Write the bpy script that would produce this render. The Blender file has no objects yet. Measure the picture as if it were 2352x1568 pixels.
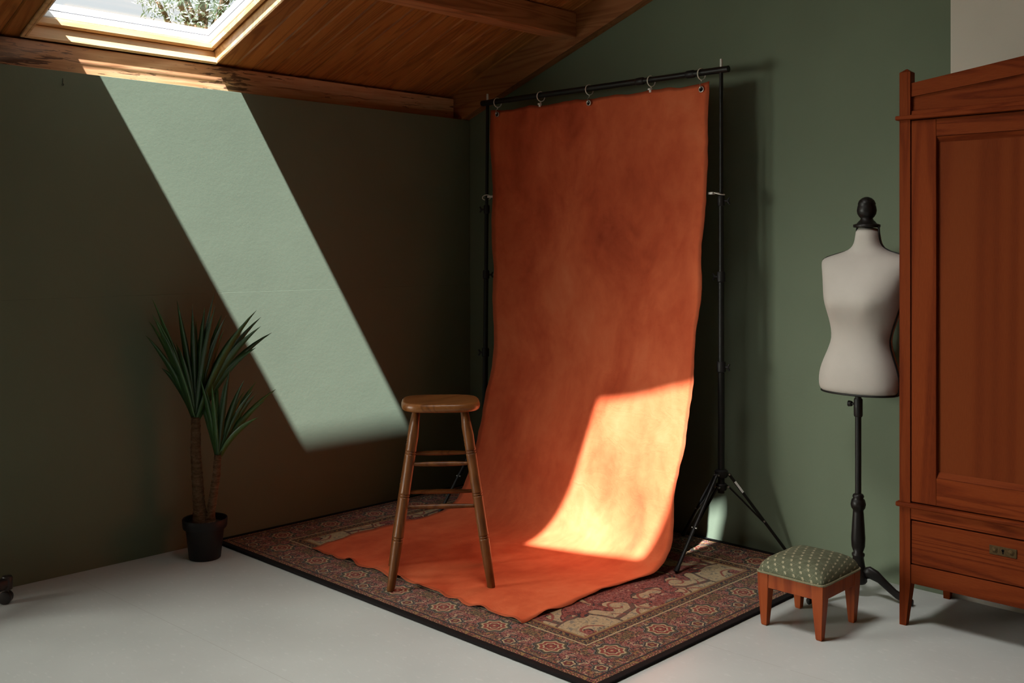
import bpy, bmesh, math, random
from mathutils import Vector, Matrix, noise
PI = math.pi
sc = bpy.context.scene
col = sc.collection

# ------------------------------------------------------------------ camera, world, sun, exposure
cam_d = bpy.data.cameras.new('camera')
cam = bpy.data.objects.new('camera', cam_d); col.objects.link(cam)
cam.location = (-4.323, -4.592, 1.45)
cam.rotation_euler = (PI / 2, 0, math.radians(44.4 - 90))
cam_d.sensor_fit = 'HORIZONTAL'; cam_d.sensor_width = 36.0
cam_d.lens = 36.0 * 2360 / 2352
cam_d.shift_y = -216 / 2352
cam_d.clip_start = 0.05; cam_d.clip_end = 200
sc.camera = cam

SKY = 0.88
world = bpy.data.worlds.new('world'); sc.world = world; world.use_nodes = True
bg = world.node_tree.nodes['Background']
bg.inputs[0].default_value = (0.93, 0.97, 1.0, 1); bg.inputs[1].default_value = SKY

SUN_DIR = Vector((0.548, 0.24, -1.0)).normalized()
sun_d = bpy.data.lights.new('sun', 'SUN'); sun = bpy.data.objects.new('sun', sun_d); col.objects.link(sun)
sun_d.energy = 28.0; sun_d.color = (0.99, 1.0, 1.08); sun_d.angle = math.radians(0.9)
sun.rotation_euler = SUN_DIR.to_track_quat('-Z', 'Y').to_euler(); sun.location = (-6, -3, 9)

sc.view_settings.view_transform = 'Standard'; sc.view_settings.look = 'None'
sc.view_settings.exposure = 0.0; sc.view_settings.gamma = 1.0
sc.view_settings.use_curve_mapping = False

# roof plane: local x = world X, local y = up the slope, local z = into the room
SL = 0.36; TH = math.atan(SL); CT, ST = math.cos(TH), math.sin(TH); EAVE = 2.41
ROOF_ROT = (PI - TH, 0, 0)
def roof(a, s, n=0.0):
    return Vector((a, -s * CT + n * ST, EAVE + s * ST + n * CT))
RIDGE_S = 3.95
# skylight openings in the slope: (a0, a1, s0, s1)
SKYLIGHTS = [(-2.607, -1.678, -0.085, 0.712), (-2.607, -1.678, 2.02, 2.895)]
# glazed opening further along the green wall, beyond the left edge of the view
GLAZ = (-6.5, -3.45, 0.10, 2.10)
glz_d = bpy.data.lights.new('window_fill_lamp', 'AREA'); glz_d.shape = 'RECTANGLE'  # added fill lamp outside the opening, aimed and narrowed towards the gable wall
glz_d.size = 2.6; glz_d.size_y = 2.6; glz_d.energy = 222.0; glz_d.color = (1.0, 0.975, 0.88); glz_d.spread = math.radians(110)
glz = bpy.data.objects.new('window_fill_lamp', glz_d); col.objects.link(glz)
glz.location = (-7.3, 1.40, 1.75); glz.rotation_euler = Vector((1.0, -0.56, -0.12)).to_track_quat('-Z', 'Y').to_euler()

top_d = bpy.data.lights.new('skylight_fill_lamp', 'AREA'); top_d.shape = 'RECTANGLE'; top_d.size = .78; top_d.size_y = .70  # fill lamp added under the upper skylight, stronger than its sky alone
top_d.energy = 34.0; top_d.color = (1.0, 0.98, 0.93); top_d.spread = math.radians(112)
top = bpy.data.objects.new('skylight_fill_lamp', top_d); col.objects.link(top); top.location = roof(-2.14, 2.44, 0.04)
top.rotation_euler = Vector((0, -ST, -CT)).to_track_quat('-Z', 'Y').to_euler()

# ------------------------------------------------------------------ node helpers
class Ex:
    def __init__(s, nt, k): s.nt = nt; s.k = k
    def _m(s, op, *o):
        n = s.nt.nodes.new('ShaderNodeMath'); n.operation = op
        for i, v in enumerate((s,) + o):
            if isinstance(v, Ex): s.nt.links.new(v.k, n.inputs[i])
            else: n.inputs[i].default_value = float(v)
        return Ex(s.nt, n.outputs[0])
    def __add__(s, o): return s._m('ADD', o)
    def __radd__(s, o): return s._m('ADD', o)
    def __sub__(s, o): return s._m('SUBTRACT', o)
    def __rsub__(s, o): return (s * -1) + o
    def __mul__(s, o): return s._m('MULTIPLY', o)
    def __rmul__(s, o): return s._m('MULTIPLY', o)
    def __truediv__(s, o): return s._m('DIVIDE', o)
    def lt(s, o): return s._m('LESS_THAN', o)
    def gt(s, o): return s._m('GREATER_THAN', o)
    def abs(s): return s._m('ABSOLUTE')
    def sin(s): return s._m('SINE')
    def cos(s): return s._m('COSINE')
    def sqrt(s): return s._m('SQRT')
    def frac(s): return s._m('FRACT')
    def floor(s): return s._m('FLOOR')
    def min(s, o): return s._m('MINIMUM', o)
    def max(s, o): return s._m('MAXIMUM', o)
    def pow(s, o): return s._m('POWER', o)
    def atan2(s, o): return s._m('ARCTAN2', o)
    def ping(s, o): return s._m('PINGPONG', o)
    def clamp(s): return s.max(0.0).min(1.0)
    def step(s, a, b):
        n = s.nt.nodes.new('ShaderNodeMapRange'); n.interpolation_type = 'SMOOTHSTEP'
        s.nt.links.new(s.k, n.inputs[0]); n.inputs[1].default_value = a; n.inputs[2].default_value = b
        return Ex(s.nt, n.outputs[0])

class Mat:
    def __init__(s, name):
        s.m = bpy.data.materials.new(name); s.m.use_nodes = True; s.nt = s.m.node_tree
        s.b = s.nt.nodes['Principled BSDF']; s.n = s.nt.nodes; s.l = s.nt.links
        s._tc = None
    def tc(s, out='Object'):
        if s._tc is None: s._tc = s.n.new('ShaderNodeTexCoord')
        return s._tc.outputs[out]
    def xyz(s, sock=None):
        q = s.n.new('ShaderNodeSeparateXYZ'); s.l.new(sock or s.tc(), q.inputs[0])
        return [Ex(s.nt, o) for o in q.outputs]
    def vec(s, x=0.0, y=0.0, z=0.0):
        q = s.n.new('ShaderNodeCombineXYZ')
        for i, v in enumerate((x, y, z)):
            if isinstance(v, Ex): s.l.new(v.k, q.inputs[i])
            else: q.inputs[i].default_value = v
        return q.outputs[0]
    def scaled(s, sc_, sock=None, off=None):
        q = s.n.new('ShaderNodeMapping'); s.l.new(sock or s.tc(), q.inputs[0]); q.inputs[3].default_value = sc_
        if off is not None:
            s.l.new(off, q.inputs[1])
        return q.outputs[0]
    def noise(s, scale, vec=None, detail=3, rough=.55, dist=0.0):
        q = s.n.new('ShaderNodeTexNoise'); s.l.new(vec or s.tc(), q.inputs['Vector'])
        q.inputs['Scale'].default_value = scale; q.inputs['Detail'].default_value = detail
        q.inputs['Roughness'].default_value = rough; q.inputs['Distortion'].default_value = dist
        return Ex(s.nt, q.outputs['Fac'])
    def voronoi(s, scale, vec=None, feature='F1', rnd=1.0, out='Distance'):
        q = s.n.new('ShaderNodeTexVoronoi'); q.feature = feature; s.l.new(vec or s.tc(), q.inputs['Vector'])
        q.inputs['Scale'].default_value = scale; q.inputs['Randomness'].default_value = rnd
        return q.outputs[out] if out != 'Distance' else Ex(s.nt, q.outputs['Distance'])
    def ramp(s, e, stops, const=False):
        q = s.n.new('ShaderNodeValToRGB'); s.l.new(e.k, q.inputs[0]); r = q.color_ramp
        if const: r.interpolation = 'CONSTANT'
        while len(r.elements) < len(stops): r.elements.new(.5)
        for el, (p, c) in zip(r.elements, stops): el.position = p; el.color = (*c, 1)
        return q.outputs[0]
    def mix(s, f, a, b, mode='MIX'):
        q = s.n.new('ShaderNodeMix'); q.data_type = 'RGBA'; q.blend_type = mode
        for i, v in ((0, f), (6, a), (7, b)):
            if isinstance(v, Ex): s.l.new(v.k, q.inputs[i])
            elif isinstance(v, (int, float)): q.inputs[i].default_value = v
            elif isinstance(v, tuple): q.inputs[i].default_value = (*v, 1)
            else: s.l.new(v, q.inputs[i])
        return q.outputs[2]
    def set(s, color=None, rough=None, spec=None, metal=None, **kw):
        for k, v in (('Base Color', color), ('Roughness', rough), ('Specular IOR Level', spec), ('Metallic', metal)):
            if v is None: continue
            if isinstance(v, Ex): s.l.new(v.k, s.b.inputs[k])
            elif isinstance(v, tuple): s.b.inputs[k].default_value = (*v, 1)
            elif isinstance(v, (int, float)): s.b.inputs[k].default_value = v
            else: s.l.new(v, s.b.inputs[k])
        for k, v in kw.items(): s.b.inputs[k.replace('_', ' ')].default_value = v
        return s
    def bump(s, e, strength=.3, dist=.01):
        q = s.n.new('ShaderNodeBump'); q.inputs['Strength'].default_value = strength; q.inputs['Distance'].default_value = dist
        s.l.new(e.k, q.inputs['Height']); s.l.new(q.outputs[0], s.b.inputs['Normal']); return s
    def rand(s):
        q = s.n.new('ShaderNodeObjectInfo'); return Ex(s.nt, q.outputs['Random'])

def plain(name, color, rough=.5, spec=.4, metal=0.0, var=.12, scale=40):
    m = Mat(name); n = m.noise(scale)
    c2 = tuple(min(1, c * (1 + var)) for c in color); c1 = tuple(c * (1 - var) for c in color)
    m.set(m.ramp(n, [(.3, c1), (.7, c2)]), rough, spec, metal); return m.m

def wood(name, dark, mid, light, axis='z', rough=.45, spec=.4, fine=170, ring=9.0, knots=False, bump=.15, lines=9.0):
    """grain streaks running along one local axis, with cathedral figure"""
    m = Mat(name); r = m.rand()
    off = m.vec(r * 17.3, r * 9.1 + 3.0, r * 5.7)
    lo = {'x': (.06, 1, 1), 'y': (1, .06, 1), 'z': (1, 1, .06)}[axis]
    v = m.scaled(lo, off=off)
    big = m.noise(ring, v, 2, .5, 1.0)
    ln = ((big * lines).frac() - .5).abs()
    cath = ln.step(.02, .34)
    fn = m.noise(fine, v, 2, .6)
    f = (cath * .40 + fn * .60)
    c = m.ramp(f, [(.20, dark), (.52, mid), (.82, light)])
    tone = m.noise(2.2, m.scaled((1, 1, 1), off=off), 2)
    c = m.mix((tone * .9 - .2).clamp(), c, mid)
    c = m.mix(.5, c, m.ramp(r, [(0, (.62, .62, .62)), (1, (1.0, 1.0, 1.0))]), 'MULTIPLY')
    if knots:
        kv = m.scaled({'x': (.35, 1, 1), 'y': (1, .35, 1), 'z': (1, 1, .35)}[axis], off=off)
        k = m.voronoi(4.6, kv)
        c = m.mix(k.step(.125, .05) * .85, c, tuple(q * .35 for q in dark))
    m.set(c, rough, spec); m.bump(fn, bump, .004); return m.m

M = {}
def mk_green():
    m = Mat('green_wall_paint'); n = m.noise(1.6, None, 4); f = m.noise(55, None, 4, .7); g = m.noise(9, None, 3)
    c = m.ramp(n, [(.3, (.137, .170, .114)), (.7, (.154, .191, .128))])
    m.set(c, .7, .2); m.bump(f * .6 + g * .8, .14, .006); return m.m
M['green'] = mk_green()
def mk_cream():
    m = Mat('cream_wall_paint'); f = m.noise(60, None, 3); n = m.noise(2.0)
    m.set(m.ramp(n, [(.3, (.60, .55, .47)), (.7, (.66, .60, .52))]), .7, .3); m.bump(f, .15, .004); return m.m
M['cream'] = mk_cream()
def mk_floor():
    m = Mat('pale_floor_paint'); x, y, z = m.xyz()
    n = m.noise(2.2, None, 4); s = m.noise(70, m.scaled((1, .35, 1)), 2, .5); sp = m.voronoi(26)
    c = m.ramp(n, [(.3, (.475, .495, .475)), (.7, (.535, .557, .535))])
    c = m.mix((s.step(.60, .72)) * .22, c, (.74, .74, .72))
    seam = ((x + y * .03) / 1.22).frac().lt(.0022)
    c = m.mix(seam * .35, c, (.25, .24, .22))
    m.set(c, n * .25 + .30, .45); m.bump(s * .5 + m.noise(14) * .6, .10, .004); return m.m
M['floor'] = mk_floor()
M['pine'] = wood('stained_pine_boards', (.24, .070, .014), (.40, .140, .030), (.52, .205, .050), 'y', .42, .4, 260, 9, True)
M['beam_x'] = wood('stained_beam_wood', (.26, .085, .028), (.44, .165, .058), (.55, .235, .095), 'x', .5, .35, 110, 6)
def mk_oldbeam():
    m = Mat('worn_beam_wood'); x, y, z = m.xyz()
    v = m.scaled((.07, 1, 1)); fn = m.noise(110, v, 2); big = m.noise(5, v, 3, .6, 1.0)
    c = m.ramp(fn * .6 + ((big * 30.0).sin() * .5 + .5) * .4, [(.2, (.52, .235, .105)), (.5, (.65, .325, .155)), (.8, (.75, .42, .225))])
    # weathering: torn dark grain in two stretches of the beam
    k1 = ((x + 2.66).abs()).step(.36, .02); k2 = ((x + 1.60).abs()).step(.24, .02)
    st = m.noise(75, m.scaled((.10, 1, 1)), 4, .62, .8)
    st2 = m.noise(16, m.scaled((.30, 1, 1)), 3, .6, 1.2)
    d = ((st * .9 + st2 * .35) - .70 + (k1.max(k2 * .9)) * .155).step(.055, .105)
    c = m.mix(d * .85, c, (.085, .034, .018))
    crack = ((z - 2.318 + m.noise(5, m.scaled((1, 0, 0)), 3) * .05).abs()).step(.0035, .0005) * m.noise(3, m.scaled((1, 0, 0)), 1).step(.45, .55)
    c = m.mix(crack * .7, c, (.12, .045, .02))
    pale = m.noise(7, m.scaled((.3, 1, 1)), 3).step(.50, .66) * k1
    c = m.mix(pale * .5, c, (.62, .46, .36))
    m.set(c, .55, .3); m.bump(fn * .5 - d * .6, .3, .005); return m.m
M['oldbeam'] = mk_oldbeam()
M['oak_z'] = wood('dark_oak_upright', (.088, .0140, .0035), (.150, .0265, .0058), (.190, .038, .0088), 'z', .65, .05, 420, 8, lines=6.0)
M['oak_y'] = wood('dark_oak_level', (.080, .0125, .0032), (.148, .0260, .0058), (.195, .039, .0088), 'y', .65, .05, 420, 10, lines=7.0)
M['oak_panel'] = wood('dark_oak_panel', (.115, .0205, .005), (.155, .030, .007), (.178, .038, .009), 'z', .65, .05, 480, 3, lines=4.0)
M['stool'] = wood('brown_stool_wood', (.075, .023, .006), (.140, .045, .010), (.19, .068, .017), 'z', .38, .3, 130, 5)
M['stool_seat'] = wood('brown_stool_seat_wood', (.11, .036, .009), (.19, .066, .016), (.25, .095, .025), 'x', .34, .35, 120, 5)
M['cherry'] = wood('cherry_red_wood', (.19, .032, .007), (.280, .052, .011), (.35, .076, .017), 'z', .45, .2, 140, 4)
M['frame_pine'] = wood('pale_varnished_pine', (.52, .27, .10), (.68, .40, .17), (.78, .50, .24), 'x', .35, .5, 130, 4, bump=.05)
M['black'] = plain('black_powder_coat', (.009, .008, .007), .45, .3)
M['black_plastic'] = plain('black_plastic', (.012, .010, .010), .5, .3)
M['black_wood'] = plain('black_lacquered_wood', (.009, .007, .006), .42, .3)
M['steel'] = plain('brushed_steel', (.55, .53, .50), .32, .5, 1.0)
M['ring'] = plain('pale_plastic_ring', (.80, .75, .67), .4, .5)
M['white_plastic'] = plain('white_plastic', (.68, .66, .62), .45, .5)
M['brass'] = plain('tarnished_brass', (.060, .034, .011), .55, .3, .6, .35, 120)
M['dark_hole'] = plain('dark_keyhole', (.004, .003, .003), .8, .1)
M['aluminium'] = plain('grey_spacer_bar', (.20, .21, .23), .5, .5, .3)
M['clad'] = plain('grey_roof_cladding', (.10, .10, .11), .5, .4)
M['rooftop'] = plain('dark_roof_tile', (.07, .06, .06), .8, .2)
M['soil'] = plain('dark_potting_soil', (.05, .030, .018), .9, .2, 0, .5, 90)
M['caster'] = plain('dark_brown_plastic', (.022, .015, .013), .4, .5)
M['ground'] = plain('grass_ground', (.05, .09, .03), .9, .1, 0, .4, 3)
M['white_frame'] = plain('white_window_paint', (.7, .7, .68), .4, .4)

def mk_glass():
    m = Mat('window_glass'); nt = m.nt
    t = nt.nodes.new('ShaderNodeBsdfTransparent'); g = nt.nodes.new('ShaderNodeBsdfGlossy'); g.inputs['Roughness'].default_value = .02
    t.inputs[0].default_value = (.97, .985, .98, 1)
    lw = nt.nodes.new('ShaderNodeLayerWeight'); lw.inputs[0].default_value = .5
    fr = (Ex(nt, lw.outputs['Facing']).pow(5.0) * .5 + .03).clamp()
    mx = nt.nodes.new('ShaderNodeMixShader'); nt.links.new(fr.k, mx.inputs[0])
    nt.links.new(t.outputs[0], mx.inputs[1]); nt.links.new(g.outputs[0], mx.inputs[2])
    nt.links.new(mx.outputs[0], nt.nodes['Material Output'].inputs[0]); return m.m
M['glass'] = mk_glass()

def mk_cloth():
    m = Mat('rust_painted_canvas'); x, y, z = m.xyz(m.tc('UV'))
    v = m.vec(x * 1.9, y * 2.5, 0.0)
    n1 = m.noise(1.9, v, 4, .6, .6); n2 = m.noise(5.5, v, 4, .6, .4)
    n3 = m.noise(26, m.vec(x * 1.4, y * 2.4, 0.0), 3)
    f = n1 * .62 + n2 * .30 + n3 * .08
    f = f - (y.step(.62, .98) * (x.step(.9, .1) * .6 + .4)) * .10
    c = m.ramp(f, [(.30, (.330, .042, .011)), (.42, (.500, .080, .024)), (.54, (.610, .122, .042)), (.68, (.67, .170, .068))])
    edge = ((x.min(1.0 - x)) * 1.4).min(y * 4.2).min((1.0 - y) * 4.2)
    wob = m.noise(9, v, 3)
    c = m.mix(((edge - wob * .022).step(.020, .0)) * .55, c, (.16, .028, .008))
    m.set(c, .78, .25)
    w = m.noise(330, m.vec(x * 1.4, y * 4.2, 0.0), 2)
    cr = m.noise(7, m.vec(x * 1.4 + n2 * .3, y * 4.2, 0.0), 3, .6, 2.0)
    m.bump(w * .12 + cr * .9, .22, .012); return m.m
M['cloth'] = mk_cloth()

def mk_rug():
    m = Mat('persian_rug_pile'); x, y, z = m.xyz()
    HX, HY = .8675, 1.2175
    wob = m.noise(60, None, 2) * .006 - .003
    dx = (x.abs() * -1) + HX; dy = (y.abs() * -1) + HY
    d = dx.min(dy) + wob
    onx = dx.lt(dy)                                     # nearer a long side
    t = y * onx + x * (1.0 - onx)
    P = .29
    tl = t.abs().ping(P / 2 * 1.0)                      # mirrored repeats along the border
    def rosette(dd, tt, size, petals):
        r = (dd * dd + tt * tt).sqrt(); a = dd.atan2(tt)
        return (r / size) * ((a * petals).cos() * .10 + 1.0)
    # woven florets: mirrored small scale cells
    cellv = m.vec(tl * 1.0, d * 1.0, 0.0)
    n_f = m.noise(34, cellv, 3, .6, 1.6); v_f = m.voronoi(58, cellv); v_c = m.voronoi(24, cellv)
    n_z = m.noise(11, cellv, 2)
    NAVY = (.014, .010, .013); MAR = (.125, .016, .014); RED = (.24, .040, .024); PINK = (.34, .125, .100)
    CREAM = (.46, .34, .19); GOLD = (.27, .155, .050); GREY = (.17, .155, .125); OLIVE = (.085, .066, .032)
    base = m.ramp((n_f * .8 + v_f * .35), [(.0, NAVY), (.40, MAR), (.47, PINK), (.54, RED), (.60, NAVY), (.66, PINK), (.74, CREAM)], True)
    base2 = m.ramp((n_f * .8 + v_f * .35), [(.0, NAVY), (.42, OLIVE), (.48, GOLD), (.55, NAVY), (.62, RED), (.70, GOLD)], True)
    border = m.mix(n_z.step(.46, .56), base, base2)
    out = ((v_c - .36).abs()).lt(.05)
    border = m.mix(out * .9, border, NAVY)
    vein = ((m.noise(13, cellv, 2, .5, 1.0) * 9.0).frac() - .5).abs().lt(.09)
    border = m.mix(vein * .8, border, m.ramp(n_f, [(.0, NAVY), (.5, CREAM)], True))
    ros = rosette(d - .165, (tl * 1.0) , .052, 8.0)
    rc = m.ramp(ros * .5, [(.0, CREAM), (.05, RED), (.16, MAR), (.22, CREAM), (.28, RED), (.40, CREAM), (.47, OLIVE), (.55, NAVY), (.60, GREY)], True)
    border = m.mix(ros.lt(1.28), border, rc)
    ros2 = rosette(d - .095, tl - P / 2, .030, 6.0)
    rc2 = m.ramp(ros2 * .5, [(.0, GOLD), (.12, MAR), (.30, CREAM), (.40, NAVY), (.5, GREY)], True)
    border = m.mix(ros2.lt(1.1), border, rc2)
    g1 = m.ramp(m.voronoi(85, cellv) * 1.0, [(.0, CREAM), (.25, RED), (.45, NAVY), (.6, GOLD)], True)
    # field: cream ground, spiralling red tendrils, floral cartouches, mirrored in both axes
    fx = x.abs(); fy = y.abs()
    fv = m.vec(fx, fy, 0.0)
    wv = m.noise(5, fv, 2)
    fv2 = m.vec(fx + wv * .06, fy + wv * .06, 0.0)
    VS = 5.0
    pos = m.voronoi(VS, fv2, 'F1', .75, 'Position')
    px, py, pz = m.xyz(pos)
    qx = fx + wv * .06 - px * 1.0; qy = fy + wv * .06 - py * 1.0
    r = (qx * qx + qy * qy).sqrt(); a = qy.atan2(qx)
    sp = (a / (2 * PI) + r * 15.0).frac()
    line = ((sp - .5).abs()).lt(.085) * r.lt(.095)
    line2 = ((m.voronoi(VS, fv2, 'DISTANCE_TO_EDGE', .75)) ).lt(.030)
    field = m.ramp(m.noise(60, fv, 3), [(.3, (.38, .265, .14)), (.7, (.50, .37, .21))])
    leafs = m.noise(30, fv, 3, .6, 2.0)
    field = m.mix(leafs.gt(.585) * .85, field, GREY)
    field = m.mix((leafs.lt(.335)) * .9, field, OLIVE)
    field = m.mix(line2 * .85, field, m.ramp(leafs, [(.0, NAVY), (.5, MAR)], True))
    field = m.mix(line * .9, field, RED)
    cart = m.noise(5.2, m.vec(fx, fy, 3.7), 1, .4, .5)
    flow = m.ramp((m.noise(36, fv, 3, .6, 1.8) * .7 + m.voronoi(44, fv) * .45), [(.0, NAVY), (.38, MAR), (.48, RED), (.56, PINK), (.62, MAR), (.70, PINK), (.78, CREAM)], True)
    hd = (d - .318) * 1.0; ht = t.abs().ping(.29)           # half medallions standing on the inner guard
    half = rosette(hd, ht, .098, 10.0)
    clus = cart.gt(.60).max(half.lt(1.0))
    edge_c = ((cart - .60).abs()).lt(.010).max(((half - 1.0).abs()).lt(.055))
    field = m.mix(clus, field, flow)
    field = m.mix(edge_c, field, m.ramp(leafs, [(.0, NAVY), (.5, RED)], True))
    gr = m.ramp(m.noise(40, fv, 3, .6, 1.4), [(.0, NAVY), (.42, GREY), (.52, CREAM), (.58, OLIVE), (.66, GREY)], True)
    field = m.mix(cart.lt(.36), field, gr)
    # assemble the bands
    c = m.mix(d.gt(.058), g1, border)
    c = m.mix(d.gt(.262), c, m.ramp(m.voronoi(60, cellv), [(.0, RED), (.22, NAVY), (.4, GOLD), (.55, NAVY)], True))
    c = m.mix(d.gt(.300), c, MAR)
    c = m.mix(d.gt(.307), c, GOLD)
    c = m.mix(d.gt(.318), c, field)
    c = m.mix(((d - .058).abs()).lt(.004), c, NAVY)
    c = m.mix(((d - .262).abs()).lt(.004), c, CREAM)
    c = m.mix(d.lt(.030), c, (.010, .008, .008))
    pile = m.noise(420, None, 2)
    c = m.mix(.55, c, m.ramp(pile, [(.3, (.55, .55, .55)), (.7, (1.0, 1.0, 1.0))]), 'MULTIPLY')
    m.set(c, .95, .08); m.bump(pile, .5, .004)
    m.b.inputs['Sheen Weight'].default_value = .12
    return m.m
M['rug'] = mk_rug()
M['rug_binding'] = plain('black_rug_binding', (.011, .009, .009), .9, .1, 0, .4, 300)

def mk_fabric():
    m = Mat('green_fan_fabric'); x, y, z = m.xyz()
    # diagonal lattice with a small fan in every cell
    p = .033
    gn = m.n.new('ShaderNodeNewGeometry'); nx, ny, nz = m.xyz(gn.outputs['Normal'])
    dz = z * -1 + .276
    x = x + nx * dz; y = y + ny * dz                    # follow the fabric down the sides
    u = (x * .94 + y * .34) / p; v = (y * .94 - x * .34) / p
    row = v.floor(); uu = (u + row * .5).frac() - .5; vv = v.frac() - .5
    r = (uu * uu + (vv + .14) * (vv + .14)).sqrt(); a = (vv + .14).atan2(uu)
    fan = r.gt(.10) * (r + (a * 9.0).cos() * .07).lt(.34) * ((a - PI / 2).abs()).lt(1.05)
    lat = (((u + v) * .5).frac() - .5).abs().lt(.03).max((((u - v) * .5).frac() - .5).abs().lt(.03))
    n = m.noise(260, None, 2)
    c = m.ramp(m.noise(40), [(.3, (.098, .106, .064)), (.7, (.128, .136, .086))])
    c = m.mix(lat * .4, c, (.22, .215, .14))
    c = m.mix(fan * .9, c, (.40, .35, .23))
    c = m.mix(.4, c, m.ramp(n, [(.3, (.6, .6, .6)), (.7, (1.0, 1.0, 1.0))]), 'MULTIPLY')
    m.set(c, .85, .15); m.bump(n, .3, .002); return m.m
M['fan_fabric'] = mk_fabric()
M['braid'] = plain('beige_green_braid', (.20, .185, .115), .9, .1, 0, .4, 350)

def mk_linen():
    m = Mat('cream_jersey_cover'); n = m.noise(300, None, 2); b = m.noise(6)
    m.set(m.ramp(b, [(.3, (.425, .392, .352)), (.7, (.465, .43, .388))]), .85, .2); m.bump(n, .15, .002); return m.m
M['linen'] = mk_linen()
def mk_leaf():
    m = Mat('dark_green_leaf'); r = m.rand(); n = m.noise(30, m.scaled((6, 6, 1)))
    c = m.ramp(n * .5 + r * .5, [(.2, (.024, .062, .022)), (.55, (.045, .115, .036)), (.9, (.10, .22, .05))])
    m.set(c, .30, .55); return m.m
M['leaf'] = mk_leaf()
def mk_trunk():
    m = Mat('fibrous_brown_trunk'); n = m.noise(60, m.scaled((1, 1, 2.2)), 4, .65); g = m.noise(28, m.scaled((.3, .3, 2.6)), 2)
    c = m.ramp(n * .55 + g * .45, [(.3, (.055, .030, .016)), (.5, (.16, .092, .050)), (.7, (.27, .170, .100))])
    m.set(c, .85, .15); m.bump(n + g, .8, .012); return m.m
M['trunk'] = mk_trunk()
def mk_tree():
    m = Mat('tree_leaf'); r = m.noise(3)
    m.set(m.ramp(r, [(.3, (.42, .46, .33)), (.7, (.62, .65, .52))]), .6, .3); return m.m
M['tree_leaf'] = mk_tree()

# ------------------------------------------------------------------ mesh helpers (all shapes in world coordinates)
BASE = {}
def obj(name, bm, mat, parent=None, smooth=None, uv=None):
    off = BASE.get(parent.name, Vector()) if parent else Vector()
    if off.length: bmesh.ops.translate(bm, verts=bm.verts, vec=-off)
    bmesh.ops.recalc_face_normals(bm, faces=bm.faces)
    me = bpy.data.meshes.new(name); bm.to_mesh(me); bm.free()
    o = bpy.data.objects.new(name, me); col.objects.link(o)
    me.materials.append(M[mat] if isinstance(mat, str) else mat)
    if parent: o.parent = parent; BASE[o.name] = off
    if smooth:
        for p in me.polygons: p.use_smooth = True
        if smooth is not True: me.set_sharp_from_angle(angle=math.radians(smooth))
    return o
def own(name, bm, mat, origin, smooth=None):
    """a top-level mesh whose origin sits at its own base"""
    origin = Vector(origin); bmesh.ops.translate(bm, verts=bm.verts, vec=-origin)
    o = obj(name, bm, mat, None, smooth); o.location = origin; BASE[o.name] = origin; return o
def thing(name, loc, label, cat, group=None):
    o = bpy.data.objects.new(name, None); col.objects.link(o); o.location = loc; o.empty_display_size = .1
    BASE[o.name] = Vector(loc); tag(o, label, cat, group); return o
def tag(o, label, cat=None, group=None):
    o['label'] = label
    if cat: o['category'] = cat
    if group: o['group'] = group
    return o
def struct(o): o['kind'] = 'structure'; return o

def box(bm, lo, hi, bev=0.0, seg=1):
    r = bmesh.ops.create_cube(bm, size=1.0); vs = r['verts']
    c = [(a + b) / 2 for a, b in zip(lo, hi)]; s = [abs(b - a) for a, b in zip(lo, hi)]
    for v in vs: v.co = Vector((c[0] + v.co.x * s[0], c[1] + v.co.y * s[1], c[2] + v.co.z * s[2]))
    if bev:
        es = list({e for v in vs for e in v.link_edges})
        bmesh.ops.bevel(bm, geom=es, offset=bev, segments=seg, affect='EDGES', profile=.5)
    return vs
def nbox(lo, hi, bev=0.0, seg=1):
    bm = bmesh.new(); box(bm, lo, hi, bev, seg); return bm
def loft(bm, rings, cap=True, closed=True):
    L = [[bm.verts.new(p) for p in r] for r in rings]; n = len(L[0])
    for i in range(len(L) - 1):
        for j in range(n if closed else n - 1):
            k = (j + 1) % n
            bm.faces.new((L[i][j], L[i][k], L[i + 1][k], L[i + 1][j]))
    if cap and closed:
        bm.faces.new(L[0][::-1]); bm.faces.new(L[-1])
    return L
def tube(bm, pts, rad, seg=12, cap=True, flat=1.0):
    pts = [Vector(p) for p in pts]; rings = []
    if not hasattr(rad, '__len__'): rad = [rad] * len(pts)
    up = None
    for i, p in enumerate(pts):
        t = (pts[min(i + 1, len(pts) - 1)] - pts[max(i - 1, 0)]).normalized()
        if up is None:
            up = Vector((0, 0, 1)) if abs(t.z) < .9 else Vector((1, 0, 0))
        s = t.cross(up).normalized(); up = s.cross(t).normalized()
        rings.append([p + (s * math.cos(2 * PI * k / seg) + up * math.sin(2 * PI * k / seg) * flat) * rad[i] for k in range(seg)])
    loft(bm, rings, cap); return bm
def ntube(pts, rad, seg=12, **k): return tube(bmesh.new(), pts, rad, seg, **k)
def lathe(bm, prof, org, seg=24, axis=None):
    o = Vector(org); rings = []
    ax = (axis or Vector((0, 0, 1))).normalized()
    a = ax.orthogonal().normalized() if axis else Vector((1, 0, 0)); b = ax.cross(a)
    for r, z in prof:
        rings.append([o + ax * z + (a * math.cos(2 * PI * k / seg) + b * math.sin(2 * PI * k / seg)) * max(r, 1e-4) for k in range(seg)])
    loft(bm, rings); return bm
def nlathe(prof, org, seg=24, axis=None): return lathe(bmesh.new(), prof, org, seg, axis)
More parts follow.
